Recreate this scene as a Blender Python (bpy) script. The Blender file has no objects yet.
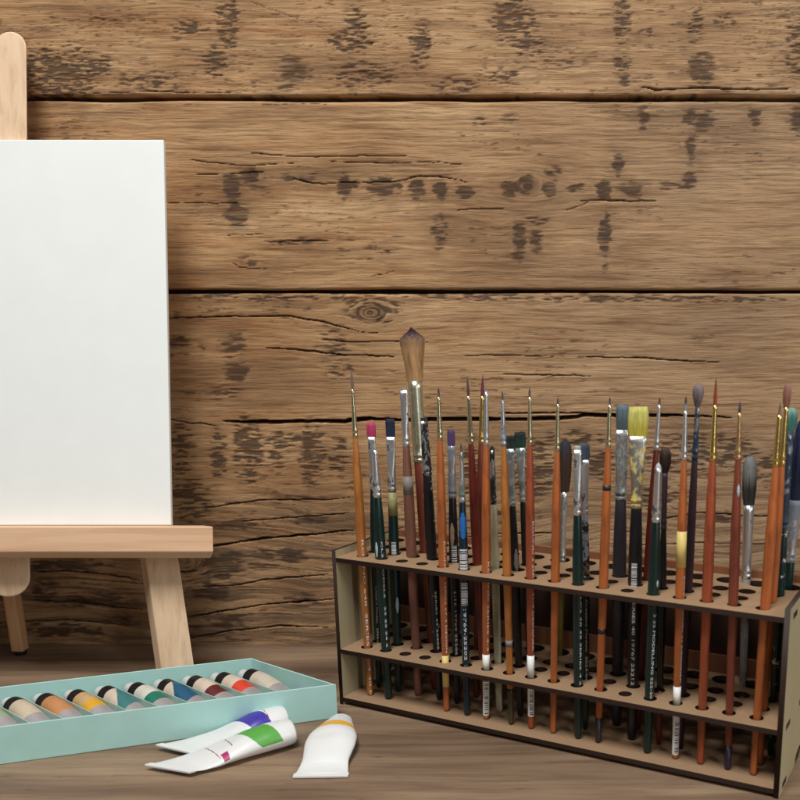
import bpy, math, random
import numpy as np
from mathutils import Vector, Matrix
random.seed(7); rng = np.random.default_rng(11)
MM = 0.001
scene = bpy.context.scene
COL = scene.collection

# ------------------------------------------------------------------ camera
F, PITCH, CAMH, PCX, PCY = 917.28, 0.2333, 259.3, 542.75, 543.4
cam = bpy.data.cameras.new('camera'); camo = bpy.data.objects.new('camera', cam); COL.objects.link(camo)
camo.location = (0, 0, CAMH * MM); camo.rotation_euler = (math.pi / 2 - PITCH, 0, 0)
cam.sensor_width = 36; cam.lens = F / 800 * 36
cam.shift_x = 0.5 - PCX / 800; cam.shift_y = PCY / 800 - 0.5
cam.clip_start = 0.01; cam.clip_end = 50
scene.camera = camo
cam.dof.use_dof = True; cam.dof.focus_distance = 0.655; cam.dof.aperture_fstop = 13
scene.render.resolution_x = 1024; scene.render.resolution_y = 1024

# ------------------------------------------------------------------ light
w = bpy.data.worlds.new('World'); scene.world = w; w.use_nodes = True
w.node_tree.nodes['Background'].inputs[0].default_value = (1.0, 0.97, 0.93, 1)
w.node_tree.nodes['Background'].inputs[1].default_value = 0.075
def area(name, loc, target, size, power, col, sy=None):
    l = bpy.data.lights.new(name, 'AREA'); o = bpy.data.objects.new(name, l); COL.objects.link(o)
    l.size = size; l.energy = power; l.color = col
    if sy: l.shape = 'RECTANGLE'; l.size_y = sy
    o.location = loc
    o.rotation_euler = (Vector(target) - Vector(loc)).to_track_quat('-Z', 'Y').to_euler()
area('key_softbox', (-0.25, -0.20, 1.85), (-0.05, 0.66, 0.15), 0.6, 36, (1.0, 0.985, 0.965))
area('fill_softbox', (1.5, -0.15, 0.95), (0.0, 0.6, 0.1), 0.7, 9, (1.0, 0.985, 0.96))
area('added_highlight_strip', (0.42, -0.22, 0.42), (0.0, 0.6, 0.1), 0.07, 1.3, (1.0, 0.99, 0.97), 0.62)  # added strip lamp, gives the metal ferrules bright highlights
scene.view_settings.view_transform = 'Standard'; scene.view_settings.look = 'None'
scene.view_settings.gamma = 1; scene.view_settings.exposure = 0.0

# ------------------------------------------------------------------ helpers (everything below in millimetres)
SP, CP = math.sin(PITCH), math.cos(PITCH)
def ray(x, y):
    a = (x - PCX) / F; b = -(y - PCY) / F
    return np.array([a, CP + b * SP, -SP + b * CP])
EYE = np.array([0, 0, CAMH])
def on_z(x, y, z): r = ray(x, y); return EYE + (z - CAMH) / r[2] * r
def on_y(x, y, Y): r = ray(x, y); return EYE + Y / r[1] * r
def on_plane(x, y, p0, n):
    r = ray(x, y); n = np.array(n, float); return EYE + np.dot(np.array(p0) - EYE, n) / np.dot(r, n) * r
def depth(P): return P[1] * CP - (P[2] - CAMH) * SP

def srgb(r, g, b):
    f = lambda c: (c / 255 / 12.92) if c <= 10.3 else ((c / 255 + .055) / 1.055) ** 2.4
    return (f(r), f(g), f(b), 1)

def mesh_obj(name, verts, faces, mat, parent=None, smooth=True, mats=None, fm=None, loc=None):
    me = bpy.data.meshes.new(name)
    me.from_pydata([tuple(float(c) * MM for c in v) for v in verts], [], [tuple(int(i) for i in f) for f in faces])
    for m in (mats or [mat]): me.materials.append(m)
    if fm is not None: me.polygons.foreach_set('material_index', list(fm))
    if smooth: me.polygons.foreach_set('use_smooth', [True] * len(me.polygons))
    me.update()
    o = bpy.data.objects.new(name, me); COL.objects.link(o)
    if parent: o.parent = parent
    if loc is not None: o.location = [c * MM for c in loc]
    return o
def empty(name, loc, rot=None):
    o = bpy.data.objects.new(name, None); COL.objects.link(o); o.empty_display_size = .01
    o.location = [c * MM for c in loc]
    if rot is not None:
        o.rotation_mode = 'QUATERNION'; o.rotation_quaternion = rot
    return o
def tag(o, label, cat, group=None, kind=None):
    if label: o['label'] = label
    if cat: o['category'] = cat
    if group: o['group'] = group
    if kind: o['kind'] = kind

class G:                       # mesh collector
    def __init__(s): s.v = []; s.f = []; s.m = []
    def add(s, v, f, m=0):
        n = len(s.v); s.v += [tuple(p) for p in v]; s.f += [tuple(i + n for i in q) for q in f]; s.m += [m] * len(f)
    def loft(s, rings, cap0=True, cap1=True, m=0):
        k = len(rings[0]); v = [p for r in rings for p in r]; f = []
        for i in range(len(rings) - 1):
            for j in range(k):
                a = i * k + j; b = i * k + (j + 1) % k
                f.append((a, b, b + k, a + k))
        if cap0: f.append(tuple(range(k))[::-1])
        if cap1: f.append(tuple(range((len(rings) - 1) * k, len(rings) * k)))
        s.add(v, f, m)
    def box(s, a, b, m=0, bev=0):
        (x0, y0, z0), (x1, y1, z1) = a, b
        v = [(x0, y0, z0), (x1, y0, z0), (x1, y1, z0), (x0, y1, z0), (x0, y0, z1), (x1, y0, z1), (x1, y1, z1), (x0, y1, z1)]
        s.add(v, [(3, 2, 1, 0), (4, 5, 6, 7), (0, 1, 5, 4), (1, 2, 6, 5), (2, 3, 7, 6), (3, 0, 4, 7)], m)
    def build(s, name, mat, parent=None, smooth=False, mats=None, loc=None):
        return mesh_obj(name, s.v, s.f, mat, parent, smooth, mats, s.m if mats else None, loc)
def bevel(o, wd, seg=2, ang=0.6):
    b = o.modifiers.new('bevel', 'BEVEL'); b.width = wd * MM; b.segments = seg; b.limit_method = 'ANGLE'; b.angle_limit = ang
    b.harden_normals = False
    return o
def sring(z, rx, ry, n=20, e=2.0, cx=0, cy=0):      # superellipse ring
    out = []
    for i in range(n):
        a = 2 * math.pi * i / n; c, s_ = math.cos(a), math.sin(a)
        out.append((cx + rx * math.copysign(abs(c) ** (2 / e), c), cy + ry * math.copysign(abs(s_) ** (2 / e), s_), z))
    return out

# ------------------------------------------------------------------ materials
def newmat(name):
    m = bpy.data.materials.new(name); m.use_nodes = True; nt = m.node_tree
    b = nt.nodes['Principled BSDF']; return m, nt, b
def N(nt, t, **k):
    n = nt.nodes.new(t)
    for a, v in k.items(): setattr(n, a, v)
    return n
def ramp(nt, stops, fac):
    r = N(nt, 'ShaderNodeValToRGB'); cr = r.color_ramp
    while len(cr.elements) < len(stops): cr.elements.new(0.5)
    for e, (p, c) in zip(cr.elements, stops): e.position = p; e.color = c
    nt.links.new(fac, r.inputs[0]); return r.outputs[0]
def noise(nt, vec, scale, detail=4, rough=.55, dist=0):
    n = N(nt, 'ShaderNodeTexNoise'); n.inputs['Scale'].default_value = scale; n.inputs['Detail'].default_value = detail
    n.inputs['Roughness'].default_value = rough; n.inputs['Distortion'].default_value = dist
    nt.links.new(vec, n.inputs['Vector']); return n.outputs['Fac']
def mapping(nt, vec, sc, loc=(0, 0, 0), rot=(0, 0, 0)):
    m = N(nt, 'ShaderNodeMapping'); m.inputs['Scale'].default_value = sc; m.inputs['Location'].default_value = loc
    m.inputs['Rotation'].default_value = rot; nt.links.new(vec, m.inputs['Vector']); return m.outputs[0]
def mix(nt, fac, a, b, bt='MIX'):
    m = N(nt, 'ShaderNodeMix'); m.data_type = 'RGBA'; m.blend_type = bt
    for i, x in ((0, fac), (6, a), (7, b)):
        if hasattr(x, 'links'): nt.links.new(x, m.inputs[i])
        else: m.inputs[i].default_value = x
    return m.outputs[2]
def mathn(nt, op, a, b=0.0, clamp=False):
    m = N(nt, 'ShaderNodeMath', operation=op); m.use_clamp = clamp
    for i, x in ((0, a), (1, b)):
        if hasattr(x, 'links'): nt.links.new(x, m.inputs[i])
        else: m.inputs[i].default_value = x
    return m.outputs[0]
def bump(nt, b, h, strength, dist):
    n = N(nt, 'ShaderNodeBump'); n.inputs['Strength'].default_value = strength; n.inputs['Distance'].default_value = dist
    nt.links.new(h, n.inputs['Height']); nt.links.new(n.outputs[0], b.inputs['Normal'])
def objc(nt): return N(nt, 'ShaderNodeTexCoord').outputs['Object']

def plain(name, col, rough=.5, metal=0, nsc=300, namt=.12, coat=0, bmp=0.0, spec=.5):
    m, nt, b = newmat(name); v = objc(nt)
    n = noise(nt, v, nsc, 4)
    dark = tuple(c * (1 - namt) for c in col[:3]) + (1,); lite = tuple(min(1, c * (1 + namt)) for c in col[:3]) + (1,)
    nt.links.new(ramp(nt, [(.3, dark), (.7, lite)], n), b.inputs['Base Color'])
    b.inputs['Roughness'].default_value = rough; b.inputs['Metallic'].default_value = metal
    b.inputs['Coat Weight'].default_value = coat; b.inputs['Coat Roughness'].default_value = .15
    b.inputs['Specular IOR Level'].default_value = spec
    if bmp: bump(nt, b, n, .5, bmp)
    return m
def wood_light(name, c0, c1, axis, sc=1.0, rough=.55):
    m, nt, b = newmat(name); v = objc(nt)
    s = [220, 220, 220]; s[axis] = 9
    g = noise(nt, mapping(nt, v, [k * sc for k in s]), 1.0, 5, .6, .3)
    s2 = [45, 45, 45]; s2[axis] = 5
    g2 = noise(nt, mapping(nt, v, [k * sc for k in s2]), 1.0, 3, .5, .8)
    base = ramp(nt, [(.25, c0), (.75, c1)], g2)
    fine = ramp(nt, [(.32, (.78, .72, .66, 1)), (.55, (1, 1, 1, 1))], g)
    nt.links.new(mix(nt, .8, base, fine, 'MULTIPLY'), b.inputs['Base Color'])
    b.inputs['Roughness'].default_value = rough
    bump(nt, b, g, .25, .0004)
    return m

# --- numpy gradient noise for the hand shaped boards
def _hash(ix, iy, seed):
    h = (ix * 374761393 + iy * 668265263 + seed * 1274126177) & 0xffffffff
    h = ((h ^ (h >> 13)) * 1274126177) & 0xffffffff
    return ((h ^ (h >> 16)) & 0xffff) / 65535.0
def vnoise(x, y, seed=0):
    ix = np.floor(x).astype(np.int64); iy = np.floor(y).astype(np.int64); fx = x - ix; fy = y - iy
    fx = fx * fx * (3 - 2 * fx); fy = fy * fy * (3 - 2 * fy)
    a = _hash(ix, iy, seed); b = _hash(ix + 1, iy, seed); c = _hash(ix, iy + 1, seed); d = _hash(ix + 1, iy + 1, seed)
    return a + (b - a) * fx + (c - a) * fy + (a - b - c + d) * fx * fy
def fbm(x, y, seed=0, o=4):
    r = 0; amp = .5; t = 0
    for i in range(o):
        r = r + amp * vnoise(x * 2 ** i + 13.7 * i, y * 2 ** i + 7.1 * i, seed + i); t += amp; amp *= .5
    return r / t
def sstep(a, b, x): t = np.clip((x - a) / (b - a), 0, 1); return t * t * (3 - 2 * t)

# ------------------------------------------------------------------ the plank wall
WALL_Y = 727.0
def wp(x, y): P = on_y(x, y, WALL_Y); return P[0], P[2]
PXMM = 1.19                                  # photo pixels per mm on the wall
# stains: x, y, rx, ry, strength, kind (0 torn fibres, 1 soaked-in spots)
STAINS = [
 (60,72,45,26,.75,0),(98,66,14,9,.9,0),(150,82,40,14,.35,0),(228,22,12,34,.6,0),(216,62,13,16,.6,0),(192,28,22,9,.5,0),(292,72,20,20,.7,1),
 (355,25,12,22,.6,0),(350,42,25,12,.55,0),(365,76,34,13,.5,0),(420,45,10,24,.75,0),(515,22,24,24,.7,0),(528,46,18,12,.6,0),(498,78,26,12,.4,0),
 (622,20,8,24,.8,0),(622,60,9,12,.5,0),(624,80,7,9,.45,1),(702,68,16,16,.8,1),(695,25,9,22,.5,0),(725,22,12,8,.5,0),(796,45,12,34,.6,0),(648,34,10,6,.5,0),(455,85,30,10,.4,0),
 (560,60,40,16,.25,0),(110,20,40,10,.25,0),
 (232,186,9,15,1.0,1),(250,177,15,8,.75,1),(237,214,13,11,1.0,1),(262,188,14,8,.4,1),(287,176,8,7,.5,1),(310,177,12,6,.6,1),(344,187,7,12,.95,1),(356,184,6,7,.6,1),
 (382,187,14,11,1.0,1),(398,188,6,8,.6,1),(417,190,9,10,.85,1),(441,189,8,10,.95,1),(466,192,9,7,.95,1),(198,190,7,9,.35,1),(440,232,9,22,.5,1),
 (510,190,9,11,.7,1),(527,184,9,10,.9,1),(549,187,10,9,.8,1),(553,171,9,6,.5,0),(576,188,10,5,.5,0),(604,190,8,11,1.0,1),(618,165,6,11,1.0,1),(632,191,11,9,.85,1),(622,186,9,5,.7,1),
 (605,237,7,18,1.0,1),(607,216,5,9,.7,1),(644,118,7,14,.75,1),(690,117,9,10,.7,1),(703,122,12,14,.75,1),(690,150,6,18,.6,1),(689,181,8,8,.9,1),(670,186,26,5,.4,1),(755,117,7,14,.8,1),
 (799,120,10,17,.9,1),(519,236,7,16,.8,1),(536,240,8,14,.8,1),(518,255,8,8,.7,1),(536,220,12,5,.5,0),(606,268,4,12,.35,1),(250,262,20,8,.3,0),(290,242,22,4,.6,0),(385,250,24,5,.35,0),(480,122,8,4,.6,0),(510,118,12,7,.4,1),
 (232,346,15,13,.75,1),(236,371,13,10,.9,1),(178,346,16,16,.4,1),(200,350,6,14,.4,1),(335,345,26,30,.38,1),(340,372,16,12,.4,0),(225,392,20,10,.3,0),
 (240,297,70,5,.45,0),(350,296,50,5,.6,0),(470,296,80,5,.7,0),(600,298,90,5,.45,0),(720,300,80,4,.4,0),(375,310,30,14,.6,0),
 (178,452,16,30,.6,0),(218,458,9,26,.7,0),(248,450,13,34,.85,0),(276,452,9,22,.6,0),(285,442,26,12,.5,0),(312,452,13,30,.9,0),(338,458,10,22,.6,0),(190,500,22,22,.6,0),
 (470,470,10,30,.6,0),(530,470,26,30,.65,0),(600,462,18,16,.7,0),(575,440,30,10,.5,0),(700,455,60,22,.55,0),(740,445,18,12,.6,0),(770,470,22,20,.5,0),(660,500,40,14,.4,0),
 (222,565,26,18,.75,1),(262,560,22,12,.6,1),(290,556,20,8,.75,1),(205,590,26,12,.6,1),(310,520,22,6,.7,1),(240,525,30,7,.5,1),(300,600,30,8,.5,1),(230,620,28,10,.5,1),
 (70,565,40,8,.8,1),(95,600,40,8,.7,1),(60,630,50,8,.6,1),(120,620,26,8,.5,1),(45,590,16,14,.6,1),(500,520,30,10,.4,0),(720,520,20,8,.4,0),(300,498,40,5,.45,1),
]
# dark grain lines and cracks: (pixel polyline, half width px, depth mm)
CRACKS = [
 ([(222,421),(232,421.5),(240,422),(300,421.5),(345,421.5),(370,418.5),(400,420.5),(440,419.5),(520,419.3),(560,418.6),(590,414.8),(620,416),(680,415.5),(720,417),(738,418.2)],2.2,14),
 ([(500,413),(560,412.5),(590,413.5),(612,416)],.9,5),
 ([(150,418),(175,420),(190,424),(200,423),(216,426)],.8,3),
 ([(264,348),(285,349),(310,351),(345,355),(400,357)],.9,3),([(160,318),(190,317.5),(250,316),(286,316),(320,321),(360,332),(385,334)],.8,2.5),
 ([(320,339),(350,342),(390,341),(430,342)],.7,2),([(460,356),(500,355),(560,357)],.6,1.5),([(585,357),(640,358),(690,361),(722,362)],.8,2.5),([(500,374),(545,375),(600,376)],.6,1.5),
 ([(250,153),(300,157),(360,156),(410,156)],.7,1.5),([(190,160),(240,166),(300,163)],.6,1.5),([(195,174),(230,174),(270,172)],.7,2),([(290,178),(315,184),(350,182),(395,182),(420,176),(450,178),(470,183)],.8,2.5),
 ([(165,203),(200,203),(240,203)],.6,1.5),([(330,162),(390,163),(430,162),(470,165)],.6,1.5),([(580,201),(600,200),(630,201),(660,201)],.8,2),([(565,211),(580,206),(590,201)],.7,1.5),([(455,210),(480,209),(505,209)],.7,2),
 ([(225,236),(265,234),(268,230)],.5,1),([(260,242),(290,241),(330,241)],.9,1.5),([(232,262),(240,268),(270,269)],.6,1),([(370,277),(385,274),(398,269)],.4,1),
 ([(176,548),(195,549),(216,546),(260,539),(320,534),(355,530)],1.3,5),([(165,568),(182,572),(200,571)],.9,3),([(186,618),(220,612),(260,605),(300,602),(340,599)],1.1,3),([(36,572),(70,571),(110,575),(140,580)],1.2,3),
 ([(30,600),(80,602),(120,608),(145,610)],.9,2),([(20,622),(70,620),(130,626)],.9,2),([(200,587),(240,585),(262,580),(300,577),(330,574)],.9,2),([(180,640),(230,631),(280,626),(330,628)],.9,2),
 ([(440,540),(500,534),(560,533)],.8,2),([(655,520),(700,513),(760,517),(800,514)],.8,2),([(640,545),(700,543),(790,545)],.6,1),([(205,508),(260,500),(330,500),(352,497)],.7,2),([(240,521),(300,517),(350,513)],.8,2),
 ([(640,87),(655,90),(700,88),(750,90),(800,88)],1.0,3),([(30,96),(140,92),(250,93)],.5,1),([(260,105),(300,104),(340,104)],.4,.8),([(250,2),(300,20),(320,25)],.4,.5),
]
KNOTS = [(370, 313, 9), (183, 560, 13), (528, 186, 7)]
def wall_fields(X, Z, seed):
    """px-space fields of the reclaimed boards, evaluated per vertex"""
    # photo coordinates of the wall point
    d = WALL_Y * CP - (Z - CAMH) * SP; up = WALL_Y * SP + (Z - CAMH) * CP
    px = PCX + F * X / d; py = PCY - F * up / d
    g = py + 7 * (fbm(px / 160, py / 60, 3, 3) - .5) + 2.2 * (fbm(px / 40, py / 18, 9, 3) - .5)
    low = sstep(470, 560, py)
    g = g + low * (34 * (fbm(px / 120, py / 90, 21, 3) - .5))
    ring = np.zeros_like(px)
    for kx, ky, R in KNOTS:
        dx = (px - kx) * .62; dy = py - ky; r = np.sqrt(dx * dx + dy * dy) + 1e-3
        k = np.where(r > R, 1 - (R / r) ** 1.7, 0)
        g = np.where(r < 7 * R, ky + dy * k + (g - py) , g)
        ring = np.maximum(ring, sstep(R * 1.35, R * .8, r))
        g = np.where(r < R, ky + r * 1.4, g)
    S0 = np.zeros_like(px); S1 = np.zeros_like(px)
    wx = px + 5 * (fbm(px / 14, py / 9, 31, 3) - .5); wy = py + 5 * (fbm(px / 12, py / 12, 37, 3) - .5)
    for x, y, rx, ry, st, k in STAINS:
        e = st * np.exp(-(((wx - x) / rx) ** 2 + ((wy - y) / ry) ** 2) ** 1.3)
        if k: S1 = np.maximum(S1, e)
        else: S0 = np.maximum(S0, e)
    lines = sstep(.25, .95, np.cos(2 * np.pi * (g / 4.6 + 1.6 * fbm(px / 170, py / 34, 63, 3)))) * sstep(.3, .6, fbm(px / 60, g / 7, 64, 3))
    lineamt = .42 * sstep(100, 115, py) * sstep(300, 255, py) * (.45 + .55 * sstep(200, 175, py)) + .25 * sstep(296, 310, py) * sstep(415, 380, py) + .25 * low
    torn = fbm(px / (9 - 2.5 * sstep(104, 96, py)), g / (1.9 - .45 * sstep(104, 96, py)), 41, 4)
    torn2 = fbm(px / 16, g / 2.2, 47, 3)
    p1 = sstep(104, 96, py)
    flecks = sstep(.64, .74, torn) * (.12 + .55 * p1 + .3 * sstep(420, 432, py)) * sstep(.42, .6, fbm(px / 60, py / 30, 5, 2))
    m0 = sstep(.56, .74, torn + .34 * S0) * sstep(.02, .3, S0)
    m1 = sstep(.22, .62, 1.08 * S1 + 1.3 * (fbm(px / 9, g / 2.0, 53, 4) - .5)) * sstep(.02, .34, S1)
    wide = np.zeros_like(px)
    for x, y, rx, ry, st, k in STAINS: wide = np.maximum(wide, st * np.exp(-(((wx - x) / (rx * 1.7 + 4)) ** 2 + ((wy - y) / (ry * 1.5 + 3)) ** 2)))
    halo = .5 * wide ** .8 * sstep(.3, .62, fbm(px / 14, g / 2.6, 59, 3))
    dash = sstep(.665, .75, fbm(px / 11, g / 1.7, 67, 3)) * np.maximum.reduce([sstep(.5, .66, fbm(px / 70, py / 34, 69, 2)), .9 * p1 * sstep(.35, .5, fbm(px / 40, py / 20, 68, 2)), .9 * np.exp(-((px - 300) / 170) ** 2 - ((py - 215) / 38) ** 2) * sstep(.3, .5, fbm(px / 40, py / 16, 66, 2))]) * .8
    stain = np.clip(np.maximum.reduce([m0 * .95, m1 * (.88 + .4 * torn2) * (.58 + .42 * sstep(.3, .52, fbm(px / 22, g / 1.3, 57, 3))), flecks, halo, dash]), 0, 1)
    grainband = sstep(.5, .72, fbm(px / 110, g / 5.5, 61, 3)) * (.25 + .75 * low)
    cr = np.zeros_like(px); depthm = np.zeros_like(px)
    for pl, hw, dp in CRACKS:
        xs = np.array([p[0] for p in pl], float); ys = np.array([p[1] for p in pl], float)
        sel = (px > xs[0] - 2) & (px < xs[-1] + 2)
        if not sel.any(): continue
        X1 = px[sel]; yc = np.interp(X1, xs, ys) + 1.6 * (fbm(X1 / 9, X1 * 0 + ys[0], 71, 3) - .5)
        t = (X1 - xs[0]) / (xs[-1] - xs[0]); wd = hw * np.clip(np.minimum(t / .06, (1 - t) / .25), 0, 1) ** .6
        wd = .72 * wd * (.5 + 1.0 * fbm(X1 / 20, X1 * 0 + ys[-1], 73, 2))
        q = np.abs(py[sel] - yc) / (wd + 1e-3); a = sstep(1.25, .6, q) * (wd > .12)
        cr[sel] = np.maximum(cr[sel], a); depthm[sel] = np.maximum(depthm[sel], a * dp)
    # long fine checks following the grain
    chk = fbm(px / 90, g / 1.35, 83, 3); chk = sstep(.665, .74, chk) * (.25 + .6 * low + .25 * sstep(100, 120, py) * sstep(180, 150, py))
    cr2 = chk
    rel = .8 * (fbm(px / 60, g / 2.6, 91, 3) - .5) + .5 * (fbm(px / 14, g / 1.6, 97, 2) - .5) - 1.0 * m0 - .35 * m1 - .9 * flecks - .5 * chk
    big = 2.2 * (fbm(px / 150, py / 110, 101, 2) - .5)
    return px, py, g, stain, np.clip(np.maximum(cr, cr2 * .75), 0, 1), depthm, rel + big - .35 * lines * lineamt, np.clip(np.maximum(grainband, 0) + lines * lineamt, 0, 1), ring

def wall_material():
    m, nt, b = newmat('reclaimed_board_wood')
    at = lambda nm: N(nt, 'ShaderNodeAttribute', attribute_name=nm)
    gv = at('grain').outputs['Vector']; fl = at('marks'); sx = N(nt, 'ShaderNodeSeparateXYZ'); nt.links.new(fl.outputs['Vector'], sx.inputs[0])
    st, cr, gb = sx.outputs
    s2 = N(nt, 'ShaderNodeSeparateXYZ'); nt.links.new(at('tone').outputs['Vector'], s2.inputs[0]); grey, warm, ring = s2.outputs
    fine = noise(nt, mapping(nt, gv, (.035, .85, 1)), 1.0, 6, .62, .25)
    mid = noise(nt, mapping(nt, gv, (.012, .17, 1)), 1.0, 4, .55, .3)
    broad = noise(nt, mapping(nt, gv, (.006, .02, 1)), 1.0, 3, .5, .2)
    micro = noise(nt, mapping(nt, gv, (.45, 1.8, 1)), 1.0, 3, .6, 0)
    c = ramp(nt, [(.28, srgb(152, 118, 84)), (.5, srgb(194, 156, 114)), (.74, srgb(220, 184, 140))], broad)
    c = mix(nt, mathn(nt, 'MULTIPLY', warm, .28, True), c, srgb(176, 118, 66))
    c = mix(nt, mathn(nt, 'MULTIPLY', grey, .75, True), c, srgb(162, 139, 114))
    c = mix(nt, .75, c, ramp(nt, [(.33, (.58, .5, .43, 1)), (.52, (1, 1, 1, 1)), (.75, (1.0, .98, .95, 1))], mid), 'MULTIPLY')
    c = mix(nt, .85, c, ramp(nt, [(.34, (.5, .42, .36, 1)), (.47, (.93, .9, .87, 1)), (.7, (1, 1, 1, 1))], fine), 'MULTIPLY')
    c = mix(nt, .4, c, ramp(nt, [(.3, (.6, .55, .5, 1)), (.5, (1, 1, 1, 1))], micro), 'MULTIPLY')
    c = mix(nt, mathn(nt, 'MULTIPLY', gb, .62, True), c, srgb(88, 72, 58))
    c = mix(nt, mathn(nt, 'MULTIPLY', ring, .45, True), c, srgb(110, 76, 50))
    sc = ramp(nt, [(.35, srgb(82, 56, 38)), (.6, srgb(66, 54, 46))], mid)
    c = mix(nt, mathn(nt, 'MULTIPLY', st, .92, True), c, sc)
    c = mix(nt, mathn(nt, 'MULTIPLY', cr, .9, True), c, srgb(38, 26, 18))
    nt.links.new(c, b.inputs['Base Color'])
    b.inputs['Roughness'].default_value = .78; b.inputs['Specular IOR Level'].default_value = .25
    h = mathn(nt, 'ADD', mathn(nt, 'MULTIPLY', fine, .8), mathn(nt, 'MULTIPLY', micro, .35))
    bump(nt, b, h, .55, .0011)
    return m
def build_wall():
    boards = [(-8, 283.0), (285.7, 418.7), (422.2, 560)]
    V = []; Fc = []; GR = []; MK = []; TN = []; off = 0
    xs = np.arange(-520, 330, 1.15)
    for bi, (z0, z1) in enumerate(boards):
        nz = int((z1 - z0) / .62); t = np.linspace(0, 1, nz)
        X, T = np.meshgrid(xs, t)
        e0 = .9 * (fbm(X / 60, X * 0 + 3 * bi, 201, 4) - .5) * 2; e1 = .9 * (fbm(X / 45, X * 0 + 3 * bi + 1, 203, 4) - .5) * 2
        if bi == 0: e0 = e0 * 0
        # the lower edge of the top board is chipped to the right
        if bi == 2: e0 = e0 - 1.2 * 0 + .0 * X
        Z = (z0 + e0) + (z1 + e1 - z0 - e0) * T
        px, py, g, st, cr, dp, rel, gb, ring = wall_fields(X, Z, bi)
        de = np.minimum(Z - (z0 + e0), (z1 + e1) - Z); rnd = 1.6 + 1.2 * fbm(X / 30, X * 0, 205 + bi, 3)
        edge = np.where(de < rnd, (1 - np.sqrt(np.clip(1 - (1 - de / rnd) ** 2, 0, 1))) * rnd, 0)
        Y = WALL_Y + edge + dp - rel * .55 - [0.0, .6, 1.2][bi]
        P = np.stack([X, Y, Z], -1)
        # returns into the gap at both long edges
        back0 = P[0].copy(); back0[:, 1] = WALL_Y + 22; back1 = P[-1].copy(); back1[:, 1] = WALL_Y + 22
        P = np.concatenate([back0[None], P, back1[None]], 0)
        pad = lambda a: np.concatenate([a[:1], a, a[-1:]], 0)
        R, Cn = P.shape[:2]; V.append(P.reshape(-1, 3))
        GR.append(np.stack([pad(px) + 400 * bi, pad(g), pad(px) * 0 + bi * 7.0], -1).reshape(-1, 3))
        MK.append(np.stack([pad(st), pad(cr), pad(gb)], -1).reshape(-1, 3))
        grey = sstep(300, 760, px) * (.35 + .5 * fbm(px / 120, py / 60, 301 + bi, 2)) * [1.0, .9, .6][bi] + .35 * sstep(470, 620, py)
        warm = sstep(.5, .75, fbm(px / 90, py / 16, 311 + bi, 3)) * sstep(650, 200, px) + .6 * sstep(230, 160, px) * sstep(.4, .7, fbm(px / 60, py / 22, 317, 2))
        TN.append(np.stack([pad(grey), pad(np.clip(warm, 0, 1)), pad(ring)], -1).reshape(-1, 3))
        i = np.arange((R - 1) * (Cn - 1)); r_ = i // (Cn - 1); c_ = i % (Cn - 1); a = off + r_ * Cn + c_
        Fc.append(np.stack([a, a + 1, a + 1 + Cn, a + Cn], -1)); off += R * Cn
    V = np.concatenate(V) * MM; Fc = np.concatenate(Fc)
    # the dark batten behind the gaps
    bk = np.array([(-520, WALL_Y + 22, -8), (330, WALL_Y + 22, -8), (330, WALL_Y + 22, 560), (-520, WALL_Y + 22, 560)]) * MM
    n0 = len(V); V = np.concatenate([V, bk]); Fc = np.concatenate([Fc, [[n0, n0 + 1, n0 + 2, n0 + 3]]])
    me = bpy.data.meshes.new('plank_wall'); me.vertices.add(len(V)); me.vertices.foreach_set('co', V.ravel())
    me.loops.add(Fc.size); me.loops.foreach_set('vertex_index', Fc.ravel().astype(np.int32))
    me.polygons.add(len(Fc)); me.polygons.foreach_set('loop_start', np.arange(0, Fc.size, 4, dtype=np.int32))
    me.polygons.foreach_set('use_smooth', np.ones(len(Fc), bool))
    me.update(calc_edges=True)
    for nm, A in (('grain', GR), ('marks', MK), ('tone', TN)):
        A = np.concatenate(A + [np.array([[0, 0, 0], [0, 0, 0], [0, 0, 0], [0, 0, 0]], float) + (0, .95 if nm == 'marks' else 0, 0)])
        at = me.attributes.new(nm, 'FLOAT_VECTOR', 'POINT'); at.data.foreach_set('vector', A.ravel().astype(np.float32))
    me.materials.append(wall_material()); me.validate()
    o = bpy.data.objects.new('plank_wall', me); COL.objects.link(o)
    tag(o, 'wall of old horizontal wooden boards with dark stains and cracks behind everything', 'wall')
build_wall()

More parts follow.
